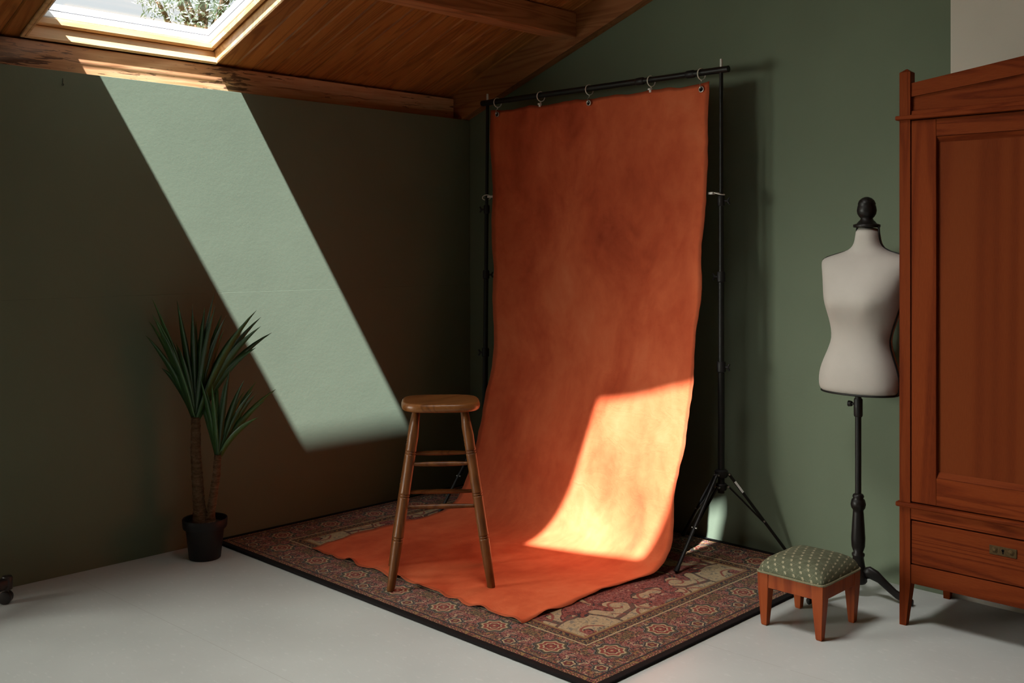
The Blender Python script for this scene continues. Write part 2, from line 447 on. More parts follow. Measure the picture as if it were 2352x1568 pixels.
def torus(bm, c, axis, R, r, a0=0, a1=2 * PI, n=24, seg=8):
    ax = Vector(axis).normalized(); u = ax.orthogonal().normalized(); v = ax.cross(u); c = Vector(c)
    full = abs(a1 - a0 - 2 * PI) < 1e-6
    rings = []
    for i in range(n if full else n + 1):
        t = a0 + (a1 - a0) * i / n; d = u * math.cos(t) + v * math.sin(t)
        rings.append([c + d * (R + r * math.cos(2 * PI * k / seg)) + ax * r * math.sin(2 * PI * k / seg) for k in range(seg)])
    if full: rings.append(rings[0])
    L = [[bm.verts.new(p) for p in q] for q in (rings[:-1] if full else rings)]
    m_ = len(L)
    for i in range(m_ if full else m_ - 1):
        for k in range(seg):
            bm.faces.new((L[i][k], L[i][(k + 1) % seg], L[(i + 1) % m_][(k + 1) % seg], L[(i + 1) % m_][k]))
    if not full: bm.faces.new(L[0][::-1]); bm.faces.new(L[-1])
    return bm
def bez(p0, p1, p2, n):
    p0, p1, p2 = Vector(p0), Vector(p1), Vector(p2)
    return [p0 * (1 - t) ** 2 + p1 * 2 * t * (1 - t) + p2 * t * t for t in [i / n for i in range(n + 1)]]
def interp(tab, x):
    if x <= tab[0][0]: return tab[0][1]
    for (a, b), (c, d) in zip(tab, tab[1:]):
        if x <= c:
            f = (x - a) / (c - a); f = f
            return b + (d - b) * f
    return tab[-1][1]

# ------------------------------------------------------------------ the room
XB, YB = -6.8, -7.44
struct(tag(obj('floor', nbox((XB, YB, -.10), (.14, .14, 0)), 'floor'), 'pale grey painted floor with faint specks'))
struct(tag(obj('ground', nbox((-30, -30, -.32), (30, 40, -.12)), 'ground'), 'grass ground outside the building'))

# left wall: two boards with a hair joint between them, its top edge a ledge in front of the eave beam
bm = bmesh.new()
def wall_boxes(bm, y0, y1, z0, z1, x1):
    gx0, gx1, gz0, gz1 = GLAZ
    box(bm, (gx1, y0, z0), (x1, y1, z1)); box(bm, (XB, y0, z0), (gx0, y1, z1))
    if z0 < gz0: box(bm, (gx0, y0, z0), (gx1, y1, min(z1, gz0)))
    if z1 > gz1: box(bm, (gx0, y0, max(z0, gz1)), (gx1, y1, z1))
    return bm
wl = struct(tag(obj('wall_left', wall_boxes(bm, .03, .30, 0, 2.22, .14), 'green'), 'dark green painted wall below the skylight'))
obj('wall_panel', nbox((GLAZ[1], 0, 0), (0, .03, 1.2258), .0006), 'green', wl)
obj('wall_panel', nbox((GLAZ[1], .0003, 1.2261), (-.004, .03, 2.228), .0008), 'green', wl)
gw = bpy.data.objects.new('window_3', None); col.objects.link(gw); struct(gw); tag(gw, 'white framed glazed opening in the green wall beyond the left edge')
gw.location = ((GLAZ[0] + GLAZ[1]) / 2, .2, GLAZ[2]); BASE[gw.name] = Vector(gw.location)
for x in (GLAZ[0], (GLAZ[0] + GLAZ[1]) / 2 - .03, GLAZ[1] - .06): obj('frame_post', nbox((x, .17, GLAZ[2]), (x + .06, .23, GLAZ[3]), .004), 'white_frame', gw)
for z in (GLAZ[2], GLAZ[3] - .06): obj('frame_rail', nbox((GLAZ[0] + .06, .171, z), (GLAZ[1] - .06, .229, z + .06), .004), 'white_frame', gw)
for x in (GLAZ[0] + .06, (GLAZ[0] + GLAZ[1]) / 2 + .03): obj('pane', nbox((x, .198, GLAZ[2] + .06), (x + (GLAZ[1] - GLAZ[0]) / 2 - .09, .202, GLAZ[3] - .06)), 'glass', gw)
# right gable wall
def gable_wall(name, y0, y1, mat, label):
    bm = bmesh.new()
    rid = -RIDGE_S * CT
    def top(y): return EAVE + .12 + (-y) * SL if y > rid else EAVE + .12 + (-rid) * SL - (rid - y) * SL
    ys = [y0, y1] + ([rid] if y1 < rid < y0 else []); ys = sorted(set(ys), reverse=True)
    ring = [(y, 0) for y in (ys[0], ys[-1])] + [(y, top(y)) for y in ys[::-1]]
    loft(bm, [[Vector((0, y, z)) for y, z in ring], [Vector((.14, y, z)) for y, z in ring]])
    return struct(tag(obj(name, bm, mat), label))
gable_wall('wall_right', .03, -2.908, 'green', 'sage green painted gable wall behind the backdrop')
gable_wall('wall_right_far', -2.908, YB, 'cream', 'cream painted end of the gable wall behind the wardrobe')
struct(tag(obj('wall_front', nbox((XB, YB - .14, 0), (.14, YB, 2.53)), 'green'), 'dark green wall behind the camera'))
def back_wall():
    bm = bmesh.new(); rid = -RIDGE_S * CT; zt = EAVE + .12 + (-rid) * SL
    ring = [(.3, 0), (YB, 0), (YB, EAVE + .12), (rid, zt), (.3, EAVE + .12)]
    loft(bm, [[Vector((XB - .14, y, z)) for y, z in ring], [Vector((XB, y, z)) for y, z in ring]])
    return struct(tag(obj('wall_back', bm, 'green'), 'dark green end wall to the left of the camera'))
back_wall()

# roof deck with the skylight openings left free, built in the plane of the slope
def deck():
    bm = bmesh.new(); n0, n1 = .012, .075
    cuts_a = [XB, -2.607, -1.678, .14]; cuts_s = [-.32, -.085, .712, 2.02, 2.895, RIDGE_S]
    for i in range(3):
        for j in range(5):
            a0, a1, s0, s1 = cuts_a[i], cuts_a[i + 1], cuts_s[j], cuts_s[j + 1]
            if i == 1 and (j in (1, 3)): continue
            loft(bm, [[roof(a0, s0, n), roof(a1, s0, n), roof(a1, s1, n), roof(a0, s1, n)] for n in (n0, n1)])
    ry = -RIDGE_S * CT; rz = EAVE + RIDGE_S * ST
    y1 = YB - .14; z1 = rz - (ry - y1) * SL
    loft(bm, [[Vector((XB, ry, rz + k)), Vector((.14, ry, rz + k)), Vector((.14, y1, z1 + k)), Vector((XB, y1, z1 + k))] for k in (.0, .08)])
    return struct(tag(obj('ceiling', bm, 'pine'), 'stained pine board ceiling under the sloping roof'))
ceil = deck()
# boards, each its own piece: local y runs up the slope
PW = .113; PX0 = -1.678
def board_mesh(w, l):
    bm = bmesh.new(); box(bm, (-w / 2 + .0006, 0, -.014), (w / 2 - .0006, l, 0), .0065)
    me = bpy.data.meshes.new('board'); bmesh.ops.recalc_face_normals(bm, faces=bm.faces); bm.to_mesh(me); bm.free(); me.materials.append(M['pine']); return me
cache = {}
def board(a0, a1, s0, s1):
    key = (round(a1 - a0, 3), round(s1 - s0, 3))
    if key not in cache: cache[key] = board_mesh(a1 - a0, s1 - s0)
    o = bpy.data.objects.new('board', cache[key]); col.objects.link(o); o.parent = ceil
    o.location = roof((a0 + a1) / 2, s0, .0); o.rotation_euler = ROOF_ROT
k = -41
while PX0 + k * PW < -.001:
    a0 = PX0 + k * PW; a1 = min(a0 + PW, 0.0); k += 1
    if a0 < -6.2: continue
    segs = [(-.13, RIDGE_S)]
    for (b0, b1, s0, s1) in SKYLIGHTS:
        if a1 > b0 + .004 and a0 < b1 - .004:
            if a0 < b0: a1 = b0
            if a0 < b0 - .004: continue
            if a1 > b1 + .004: a0 = b1; continue
            segs = [(.712, 2.02), (2.895, RIDGE_S)]
    if a1 - a0 < .012: continue
    for s0, s1 in segs: board(a0, a1, s0, s1)

# timbers
struct(tag(obj('trim_1', nbox((XB, .080, 2.20), (-.062, .24, 2.362), .004), 'oldbeam'), 'worn orange eave beam with torn dark grain'))
struct(tag(obj('trim_2', nbox((XB, -.915, 2.596), (-.062, -.805, 2.735), .006), 'beam_x'), 'stained purlin beam crossing the ceiling boards'))
def rafter():
    bm = bmesh.new()
    ring = [(.2, 2.234 - .2 * SL), (-RIDGE_S * CT, 2.234 + RIDGE_S * CT * SL), (-RIDGE_S * CT, EAVE + RIDGE_S * ST), (.2, EAVE - .2 * SL)]
    loft(bm, [[Vector((x, y, z)) for y, z in ring] for x in (-.062, -.0005)])
    return struct(tag(obj('trim_3', bm, wood('stained_rafter_wood', (.24, .075, .022), (.40, .145, .048), (.50, .20, .075), 'y', .5, .35, 110, 6)), 'stained rafter board along the gable wall'))
rafter()

# skylights
def ring_piece(parent, name, mat, a0, a1, s0, s1, w, n0, n1, bev=.003):
    """four bars of a rectangular frame in the roof plane; w = widths left, right, bottom, top"""
    l, r, b, t_ = w if hasattr(w, '__len__') else (w,) * 4
    for lo, hi in (((a0, s0), (a1, s0 + b)), ((a0, s1 - t_), (a1, s1)), ((a0, s0 + b), (a0 + l, s1 - t_)), ((a1 - r, s0 + b), (a1, s1 - t_))):
        bm = bmesh.new(); box(bm, (lo[0], lo[1], -n1), (hi[0], hi[1], -n0), bev)
        for v in bm.verts: v.co = roof(v.co.x, v.co.y, -v.co.z)
        obj(name, bm, mat, parent)
for i, (a0, a1, s0, s1) in enumerate(SKYLIGHTS):
    w = bpy.data.objects.new('window_%d' % (i + 1), None); col.objects.link(w); struct(w)
    w.location = roof((a0 + a1) / 2, s0); BASE[w.name] = Vector(w.location)
    tag(w, ['pine framed skylight above the green wall, tree showing through it', 'pine framed skylight higher up the slope above the rug'][i])
    ring_piece(w, 'lining', 'frame_pine', a0, a1, s0, s1, (.010, .004, .010, .010), -.016, .052, .0015)
    ring_piece(w, 'lining_lip', 'frame_pine', a0 - .016, a1 + .004, s0 - .004, s1 + .016, (.018, .006, .018, .018), -.014, -.0005, .003)
    ring_piece(w, 'sash', 'frame_pine', a0 + .010, a1 - .010, s0 + .010, s1 - .010, (.040, .022 if i == 0 else .075, .024, .040), .052, .086, .004)
    ring_piece(w, 'spacer_bar', 'aluminium', a0 + .084, a1 - .066, s0 + .085, s1 - .090, .004, .0885, .092, .0008)
    ring_piece(w, 'outer_frame', 'white_frame', a0 - .02, a1 + .02, s0 - .02, s1 + .02, (.112 if i == 0 else .094, .052, .050, .078), .090, .165, .004)
    bm = bmesh.new(); box(bm, (a0 + .04, s0 + .04, -.090), (a1 - .04, s1 - .04, -.086))
    for v in bm.verts: v.co = roof(v.co.x, v.co.y, -v.co.z)
    obj('pane', bm, 'glass', w)

# ------------------------------------------------------------------ rug
rug = thing('rug', (-.8725, -1.2275, 0), 'dark red and cream patterned oriental rug with black edge under the backdrop', 'rug')
bm = nbox((-1.728, -2.433, 0), (-.017, -.022, .011), .002)
o = obj('rug_field', bm, 'rug', rug)
for lo, hi in (((-1.742, -2.447), (-1.710, -.008)), ((-.035, -2.447), (-.003, -.008)), ((-1.710, -2.447), (-.035, -2.415)), ((-1.710, -.040), (-.035, -.008))):
    obj('binding', nbox((*lo, 0), (*hi, .0125), .004, 2), 'rug_binding', rug)

# ------------------------------------------------------------------ backdrop cloth
PROF = [(2.225, -.236), (2.0, -.246), (1.72, -.262), (1.40, -.292), (1.19, -.318), (.99, -.348), (.79, -.384), (.60, -.414), (.45, -.442), (.33, -.470), (.24, -.497), (.165, -.530), (.105, -.570), (.060, -.620), (.030, -.690), (.0175, -.790), (.0155, -.90)]
LEFT = [(0, -.432), (.19, -.440), (.46, -.470), (.71, -.492), (.95, -.545), (1.145, -.560), (1.31, -.600), (1.45, -.597), (1.62, -.558), (1.86, -.543), (2.0, -.530), (2.15, -.522), (2.21, -.511), (2.27, -.492), (2.40, -.440), (2.58, -.430), (2.85, -.434), (3.0, -.462), (3.11, -.484)]
RIGHT = [(0, -1.892), (.52, -1.899), (.84, -1.882), (.96, -1.894), (1.17, -1.882), (1.4, -1.886), (1.65, -1.885), (1.8, -1.876), (1.94, -1.876), (2.04, -1.888), (2.2, -1.908), (2.3, -1.912), (2.45, -1.880), (2.56, -1.857), (2.85, -1.865), (3.11, -1.879)]
def cloth():
    pts = [Vector((x, 0, z)) for z, x in PROF]
    pts += [Vector((x, 0, .0155)) for x in (-1.05, -1.2, -1.35, -1.495)]
    cum = [0]
    for a, b in zip(pts, pts[1:]): cum.append(cum[-1] + (b - a).length)
    tot = cum[-1]; NU, NV = 210, 84
    tx = list(zip(cum, [p.x for p in pts])); tz = list(zip(cum, [p.z for p in pts]))
    def sm(tab, t):  # box-smoothed lookup
        return sum(interp(tab, t + d) for d in (-.06, -.03, 0, .03, .06)) / 5
    bm = bmesh.new(); uvl = bm.loops.layers.uv.new('UVMap'); G = []
    for i in range(NU + 1):
        t = tot * i / NU; row = []
        x0, z0 = (sm(tx, t), sm(tz, t)) if 0.06 < t < tot - .06 else (interp(tx, t), interp(tz, t))
        yl, yr = sm(LEFT, t), sm(RIGHT, t)
        hang = max(0, min(1, z0 / .35)); flat = 1 - max(0, min(1, (z0 - .016) / .08))
        for j in range(NV + 1):
            v = j / NV; e = min(v, 1 - v)
            eg = math.exp(-e / .018)
            wl_ = noise.noise(Vector((t * 5.5, v * 3 + (7 if v > .5 else 0), 1.3))) * .010 * eg
            fr = noise.noise(Vector((t * 21, 3 + (9 if v > .5 else 0), .3))) * .004 * eg
            y = yl + (yr - yl) * v + wl_ + fr
            # front hem and top hem scallops
            eh = math.exp(-(tot - t) / .05); et = math.exp(-t / .03)
            x = x0 + eh * .015 * noise.noise(Vector((v * 21, 2.2, .7)))
            z = z0 + et * (.006 * noise.noise(Vector((v * 22, 5.1, .2))) - .008 * math.sin(v * PI * 5) ** 2)
            lift = flat * min(1, eg * .7 + eh) * max(0, noise.noise(Vector((t * 9 + 3, v * 16, 4.1))) + .20) * .026
            z += lift
            # hanging folds and broad waves
            fold = noise.noise(Vector((v * 5, t * .9, 9.4))) * .016 + noise.noise(Vector((v * 2.2 + 4, t * 1.6, 2.4))) * .02
            x += hang * fold * min(1, t / .25) - hang * .012 * eg
            z += flat * max(0, noise.noise(Vector((t * 3, v * 4, 7.7)))) * .004
            row.append(bm.verts.new((x, y, z)))
        G.append(row)
    for i in range(NU):
        for j in range(NV):
            f = bm.faces.new((G[i][j], G[i][j + 1], G[i + 1][j + 1], G[i + 1][j]))
            for lp, (a, b) in zip(f.loops, ((i, j), (i, j + 1), (i + 1, j + 1), (i + 1, j))): lp[uvl].uv = (b / NV, 1 - a / NU)
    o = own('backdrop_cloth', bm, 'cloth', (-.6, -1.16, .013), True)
    md = o.modifiers.new('thickness', 'SOLIDIFY'); md.thickness = .0018; md.offset = 0
    tag(o, 'rust orange canvas backdrop hanging from the crossbar and sweeping onto the rug', 'backdrop')
    return o
bd = cloth()
GROM = [(-.485, 2.199), (-1.157, 2.197), (-1.848, 2.193)]
for y, z in GROM:
    bm = bmesh.new(); torus(bm, (-.249, y, z), (1, 0, 0), .0125, .0032, n=20, seg=6)
    g = obj('grommet', bm, 'steel', bd, True); g['label'] = 'bright metal eyelet'
    obj('grommet_hole', nlathe([(.0105, 0), (.0105, .0015)], (-.2465, y, z), 16, Vector((-1, 0, 0))), 'dark_hole', g)

# ------------------------------------------------------------------ backdrop stands and crossbar
def knob(parent, p, side, z):
    d = Vector(side).normalized(); p = Vector((p[0], p[1], z))
    bm = ntube([p + d * .008, p + d * .034], .006, 8); kb = obj('lock_knob', bm, 'black_plastic', parent)
    bm = bmesh.new(); q = p + d * .030; n = d.cross(Vector((0, 0, 1)))
    for s in (-1, 1): tube(bm, [q, q + Vector((0, 0, s * .006)) + d * .004, q + Vector((0, 0, s * .016)) + d * .010], [.006, .005, .004], 8)
    obj('wing', bm, 'black_plastic', kb)
def stand(px, py, zs, feet, side, label, ztop=2.262, lean=0.0):
    t = thing('backdrop_stand', (px, py, 0), label, 'light stand', 'backdrop light stands')
    c1, c2, c3, hub, hub2 = zs
    def P(z): return Vector((px, py + lean * (hub - z), z))
    for za, zb, r in ((hub2 - .03, c3, .0155), (c3, c2, .0135), (c2, c1, .0115), (c1, ztop, .0093)):
        obj('tube_section', ntube([P(za), P(zb)], r, 16), 'black', t, 40)
    for z, r in ((c1, .0165), (c2, .019), (c3, .021)):
        co = obj('collar', nlathe([(r * .8, -.030), (r, -.026), (r, .014), (r * .85, .020)], P(z), 16), 'black_plastic', t, 40)
        knob(t, P(z), side, z - .006)
        side = (-side[0], -side[1], 0)
    obj('spigot', nlathe([(.0062, 0), (.0062, .066), (.005, .070)], P(ztop - .006), 12), 'white_plastic', t, 40)
    obj('hub', nlathe([(.026, -.022), (.030, -.016), (.030, .008), (.022, .014)], P(hub), 18), 'black_plastic', t, 40)
    obj('sliding_hub', nlathe([(.024, -.016), (.026, -.010), (.026, .010), (.022, .014)], P(hub2), 18), 'black_plastic', t, 40)
    for fx, fy, fz in feet:
        f = Vector((fx, fy, fz)); h = P(hub - .008); h2 = P(hub2)
        d = (f - h); dh = Vector((d.x, d.y, 0)).normalized()
        top = h + dh * .036; bot = f
        lg = obj('leg', ntube([top, top.lerp(bot, .5), bot], .0092, 10, flat=.8), 'black', t, 40)
        obj('rubber_foot', ntube([top.lerp(bot, .955), bot + (bot - top).normalized() * .002], .0112, 10), 'black_plastic', lg)
        mid = top.lerp(bot, .56); b0 = h2 + dh * .032
        st = obj('brace', ntube([b0, mid + Vector((0, 0, -.006))], .0066, 8, flat=.7), 'black', t, 40)
        sdv = dh.cross(Vector((0, 0, 1)))
        for q in (b0, mid, top):
            obj('rivet', ntube([q - sdv * .013, q + sdv * .013], .0045, 8), 'steel', st)
    return t, P
standR, PR = stand(-.23, -1.945, (1.672, 1.318, .900, .405, .340),
    [(-.577, -1.937, .021), (-.014, -2.185, .012), (-.07, -1.62, .021)], (.3, -1, 0),
    'black tripod light stand nearer the wardrobe, holding the right end of the crossbar')
# small pale sticker on the wall-side leg of that stand
h = Vector((-.23, -1.945, .397)); f = Vector((-.014, -2.185, .012)); dh = Vector((f.x - h.x, f.y - h.y, 0)).normalized(); tp = h + dh * .036
lg = [o for o in standR.children if o.name.startswith('leg')][1]
nrm = Vector((-.714, -.70, .2)).normalized(); dl = (f - tp).normalized(); wd = dl.cross(nrm).normalized()
c0 = tp.lerp(f, .09) + nrm * .0095; c1 = tp.lerp(f, .22) + nrm * .0095
bm = bmesh.new(); loft(bm, [[c0 + wd * .005, c1 + wd * .005, c1 - wd * .005, c0 - wd * .005], [q + nrm * .0008 for q in (c0 + wd * .005, c1 + wd * .005, c1 - wd * .005, c0 - wd * .005)]])
tag(obj('sticker', bm, 'white_plastic', lg), 'small pale sticker')
standL, PLs = stand(-.23, -.366, (1.672, 1.300, .855, .405, .340),
    [(-.632, -.434, .021), (-.05, -.70, .021), (-.06, -.07, .021)], (-.5, .8, 0),
    'black tripod light stand in the corner, holding the left end of the crossbar', 2.262, .012)
ba = thing('crossbar', (-.23, -1.16, 2.275), 'black telescopic crossbar spanning the two stands', 'pole')
ZB = 2.275
obj('bar_end', ntube([(-.23, -.345, ZB), (-.23, -.46, ZB)], .0165, 18), 'black', ba, 40)
obj('bar_section', ntube([(-.23, -.44, ZB), (-.23, -1.475, ZB)], .0152, 18), 'black', ba, 40)
obj('bar_section', ntube([(-.23, -1.475, ZB), (-.23, -1.79, ZB)], .0135, 18), 'black', ba, 40)
obj('bar_section', ntube([(-.23, -1.79, ZB), (-.23, -1.985, ZB)], .0152, 18), 'black', ba, 40)
for y in (-1.475, -1.775):
    obj('bar_joint', nlathe([(.0155, -.024), (.0185, -.018), (.0185, .018), (.0155, .024)], (-.23, y, ZB), 18, Vector((0, 1, 0))), 'black_plastic', ba, 40)
# curtain rings on the bar
RINGS = [(-.470, 0, 'leftmost pale curtain ring on the crossbar, hooked to an eyelet by the corner stand'),
         (-.803, None, 'second pale curtain ring from the corner stand, with a short clip'),
         (-1.146, 1, 'middle pale curtain ring on the crossbar, hooked to an eyelet'),
         (-1.543, None, 'fourth pale curtain ring from the corner stand, with a short clip beside the bar joint'),
         (-1.836, 2, 'rightmost pale curtain ring on the crossbar, hooked to an eyelet')]
for y, g, lab in RINGS:
    R = .0262; zc = ZB - R + .0165 + .0026
    t = thing('curtain_ring', (-.23, y, zc - R), lab, 'curtain ring', 'curtain rings on the crossbar')
    bm = bmesh.new(); torus(bm, (-.23, y, zc), (.18, 1, 0), R, .0026, n=28, seg=8); obj('hoop', bm, 'ring', t, True)
    e = zc - R
    bm = bmesh.new(); tube(bm, [(-.23, y, e), (-.232, y, e - .012)], .0024, 8); obj('shank', bm, 'ring', t)
    if g is None:
        bm = nbox((-.242, y - .006, e - .030), (-.228, y + .006, e - .008), .002)
        box(bm, (-.246, y - .004, e - .018), (-.242, y + .010, e - .010), .001); obj('clip', bm, 'white_plastic', t)
    else:
        gy, gz = GROM[g]
        pts = [(-.232, y, e - .008), (-.250, y * .5 + gy * .5, e * .5 + gz * .5), (-.256, gy, gz + .010), (-.252, gy, gz + .001), (-.243, gy, gz + .004)]
        obj('hook', ntube(pts, .0018, 8), 'steel', t, True)
# side clips pulling the cloth taut to the poles
for (y0, y1, z, lab) in ((-.368, -.466, 1.735, 'pale ring clip holding the backdrop edge to the corner stand'),
                         (-1.944, -1.892, 1.700, 'pale ring clip holding the backdrop edge to the stand nearer the wardrobe')):
    t = thing('side_clip', (-.23, y0, z), lab, 'clip', 'side clips on the stands')
    dy = y1 - y0; bm = bmesh.new()
    torus(bm, (-.232, y0 + dy * .14, z), (0, -.25 if dy > 0 else .25, 1) if dy > -.06 else (.4, .6, 1), .0235, .0026, n=24, seg=8); obj('hoop', bm, 'ring', t, True)
    bm = nbox((-.262, min(y1, y0 + dy * .5), z - .004), (-.236, max(y1, y0 + dy * .5), z + .008), .002)
    obj('clip_body', bm, 'white_plastic', t)

# ------------------------------------------------------------------ bar stool
def bar_stool():
    S0 = Vector((-1.445, -1.357, 0)); ex = Vector((.752, -.658, 0)).normalized(); ey = Vector((.652, .758, 0)).normalized()
    C = S0 + ey * .165
    t = thing('bar_stool', (C.x, C.y, .0125), 'brown turned-leg wooden bar stool standing on the backdrop sweep', 'stool')
    def W(u, v, z): return C + ex * u + ey * v + Vector((0, 0, z))
    # seat: rounded square slab with softened, slightly dished top
    bm = bmesh.new(); rings = []; n = 48
    def sup(k, a, b, z, e=3.4):
        th = 2 * PI * k / n; c, s = math.cos(th), math.sin(th)
        return W(a * math.copysign(abs(c) ** (2 / e), c), b * math.copysign(abs(s) ** (2 / e), s), z)
    ZS = .788
    for (q, z) in ((.80, ZS - .036), (.95, ZS - .0355), (.985, ZS - .031), (1.0, ZS - .023), (1.0, ZS - .014), (.985, ZS - .006), (.955, ZS - .001), (.90, ZS), (.70, ZS - .002), (.35, ZS - .006), (.05, ZS - .007)):
        rings.append([sup(k, .170 * q, .158 * q, z) for k in range(n)])
    loft(bm, rings); obj('seat', bm, 'stool_seat', t, True)
    zf = .0130
    legs = []
    for su, sv in ((-1, -1), (1, -1), (1, 1), (-1, 1)):
        fw = .212 if sv < 0 else .216
        tw = .102
        top = W(su * tw, sv * .098, ZS - .035); bot = W(su * fw, sv * (.165 if sv < 0 else .155), zf if not (su < 0 and sv < 0) else .0115)
        L = (top - bot).length; ax = (top - bot)
        P_ = [(.0145, 0), (.0165, .004), (.0190, .08), (.0215, .17)]
        for g in (.285, .525, .765):
            h = g * L; P_ += [(.0214, h - .020), (.0224, h - .011), (.0222, h - .008), (.0180, h - .0055), (.0180, h - .0045), (.0216, h - .002), (.0216, h + .002), (.0180, h + .0045), (.0180, h + .0055), (.0222, h + .008), (.0224, h + .011), (.0214, h + .020)]
        P_ += [(.0225, .86 * L), (.0180, .93 * L), (.0140, L)]
        obj('leg', nlathe(P_, bot, 18, ax), 'stool', t, True); legs.append((bot, top))
    def at(i, f): return legs[i][0].lerp(legs[i][1], f)
    def rung(a, b):
        m_ = a.lerp(b, .5); q = (b - a).normalized()
        pts = [a, a + q * .03, a.lerp(b, .3), m_, a.lerp(b, .7), b - q * .03, b]
        obj('rung', ntube(pts, [.0072, .0080, .0102, .0108, .0102, .0080, .0072], 12), M['stool_rung'], t, True)
    rung(at(0, .700), at(1, .700)); rung(at(0, .462), at(1, .462))
    rung(at(3, .700), at(2, .700)); rung(at(3, .462), at(2, .462))
    rung(at(0, .58), at(3, .58)); rung(at(1, .58), at(2, .58)); rung(at(0, .36), at(3, .36)); rung(at(1, .36), at(2, .36))
M['stool_rung'] = wood('brown_rung_wood', (.075, .023, .006), (.140, .045, .010), (.19, .068, .017), 'x', .4, .3, 120, 4)
bar_stool()

# ------------------------------------------------------------------ potted yucca
def plant():
    random.seed(4)
    px, py = -1.895, -.205
    t = thing('potted_yucca', (px, py, 0), 'artificial yucca with two trunks in a black plastic pot by the green wall', 'plant')
    pot = obj('pot', nlathe([(.068, 0), (.072, .004), (.087, .135), (.088, .142), (.0985, .143), (.101, .150), (.103, .183), (.1005, .187), (.096, .184), (.094, .155), (.090, .150), (.085, .148)], (px, py, 0), 40), 'black_plastic', t, 40)
    obj('soil', nlathe([(.089, .150), (.088, .158), (.05, .163), (.002, .166)], (px, py, 0), 32), 'soil', t, True)
    c1 = Vector((-1.912, -.150, .655)); c2 = Vector((-1.845, -.235, .480))
    def trunk(pts, r0, r1, seed):
        n = 44; P_ = []
        for i in range(n + 1):
            f = i / n; k = f * (len(pts) - 1); a = min(int(k), len(pts) - 2)
            P_.append(Vector(pts[a]).lerp(Vector(pts[a + 1]), k - a))
        bm = bmesh.new(); rings = []; seg = 16
        for i, p in enumerate(P_):
            f = i / n; base = r0 + (r1 - r0) * f + .012 * max(0, 1 - f * 6)
            ring = []
            for s in range(seg):
                a = 2 * PI * s / seg
                d = 1 + .10 * noise.noise(Vector((math.cos(a) * 2, math.sin(a) * 2, i * .8 + seed))) + .06 * math.sin(i * 2.1 + a)
                ring.append(p + Vector((math.cos(a), math.sin(a), .12 * math.sin(a + i))) * base * d)
            rings.append(ring)
        loft(bm, rings); return obj('trunk', bm, 'trunk', t, True)
    trunk([(-1.897, -.172, .150), (-1.905, -.160, .30), (-1.912, -.150, .48), c1], .030, .0205, 1.0)
    trunk([(-1.872, -.200, .150), (-1.862, -.215, .26), (-1.850, -.230, .38), c2], .021, .0165, 5.0)
    cr = Vector((.700, -.714, 0))       # across the view from where the camera stands
    dp = Vector((.714, .700, 0))
    def leaf(c, u, h, dep, w, bend, tw):
        """u = sideways reach, h = tip height over the crown base, dep = reach toward or away"""
        base = c + cr * (u * .03) + dp * (dep * .05) + Vector((0, 0, -.01))
        tip = c + cr * u + dp * dep + Vector((0, 0, h))
        if tip.y > -.012: tip.y = -.012 - random.random() * .01
        ctl = base.lerp(tip, .48) + Vector((0, 0, bend)) - cr * u * .10
        pts = bez(base, ctl, tip, 10); bm = bmesh.new(); rows = []
        for i, p in enumerate(pts):
            f = i / 10; tg = (pts[min(i + 1, 10)] - pts[max(i - 1, 0)]).normalized()
            sd = tg.cross(Vector((math.cos(tw) , math.sin(tw), .15))).normalized()
            up = sd.cross(tg).normalized()
            wd = w * (.42 + .9 * f - 1.32 * f ** 2.4) if f < 1 else .0004
            wd = max(wd, .0004); th = .0009
            row = [p - sd * wd + up * wd * .28, p + up * th, p + sd * wd + up * wd * .28, p - up * th]
            for q in row:
                if q.y > -.006: q.y = -.006
            rows.append([bm.verts.new(q) for q in row])
        for a, b in zip(rows, rows[1:]):
            for j in range(4): bm.faces.new((a[j], a[(j + 1) % 4], b[(j + 1) % 4], b[j]))
        obj('leaf', bm, 'leaf', t, True)
    s = 4.83 / 2360
    T1 = [(374, 685), (343, 740), (349, 769), (345, 819), (412, 702), (423, 689), (445, 740), (499, 673), (512, 702), (508, 723), (528, 725), (606, 711), (599, 731), (608, 749), (617, 769), (577, 767), (367, 720), (358, 743), (470, 745), (395, 765), (560, 790), (480, 705), (385, 730), (405, 790), (455, 700), (540, 760), (590, 800), (430, 800), (365, 850), (520, 760)]
    for i, (x, y) in enumerate(T1):
        u = (x - 447) * s; h_ = (960 - y) * s
        leaf(c1, u, h_, -.13 + .20 * ((i * 7) % 11) / 10 - .03, .0235 + .005 * random.random(), .035 + abs(u) * .16 - (.10 if y > 800 else 0) * 0, -2.3 + .9 * (random.random() - .5) + u * 1.2)
    T2 = [(543, 848), (499, 859), (474, 870), (450, 899), (570, 874), (586, 883), (588, 899), (628, 903), (592, 908), (503, 881), (610, 925), (530, 870), (560, 905), (485, 900), (545, 930), (600, 960), (470, 930)]
    for i, (x, y) in enumerate(T2):
        u = (x - 502) * s; h_ = (1048 - y) * s
        leaf(c2, u, h_, -.10 + .16 * ((i * 5) % 9) / 8, .0205 + .004 * random.random(), .025 + abs(u) * .12, -2.3 + .9 * (random.random() - .5) + u * 1.2)
plant()

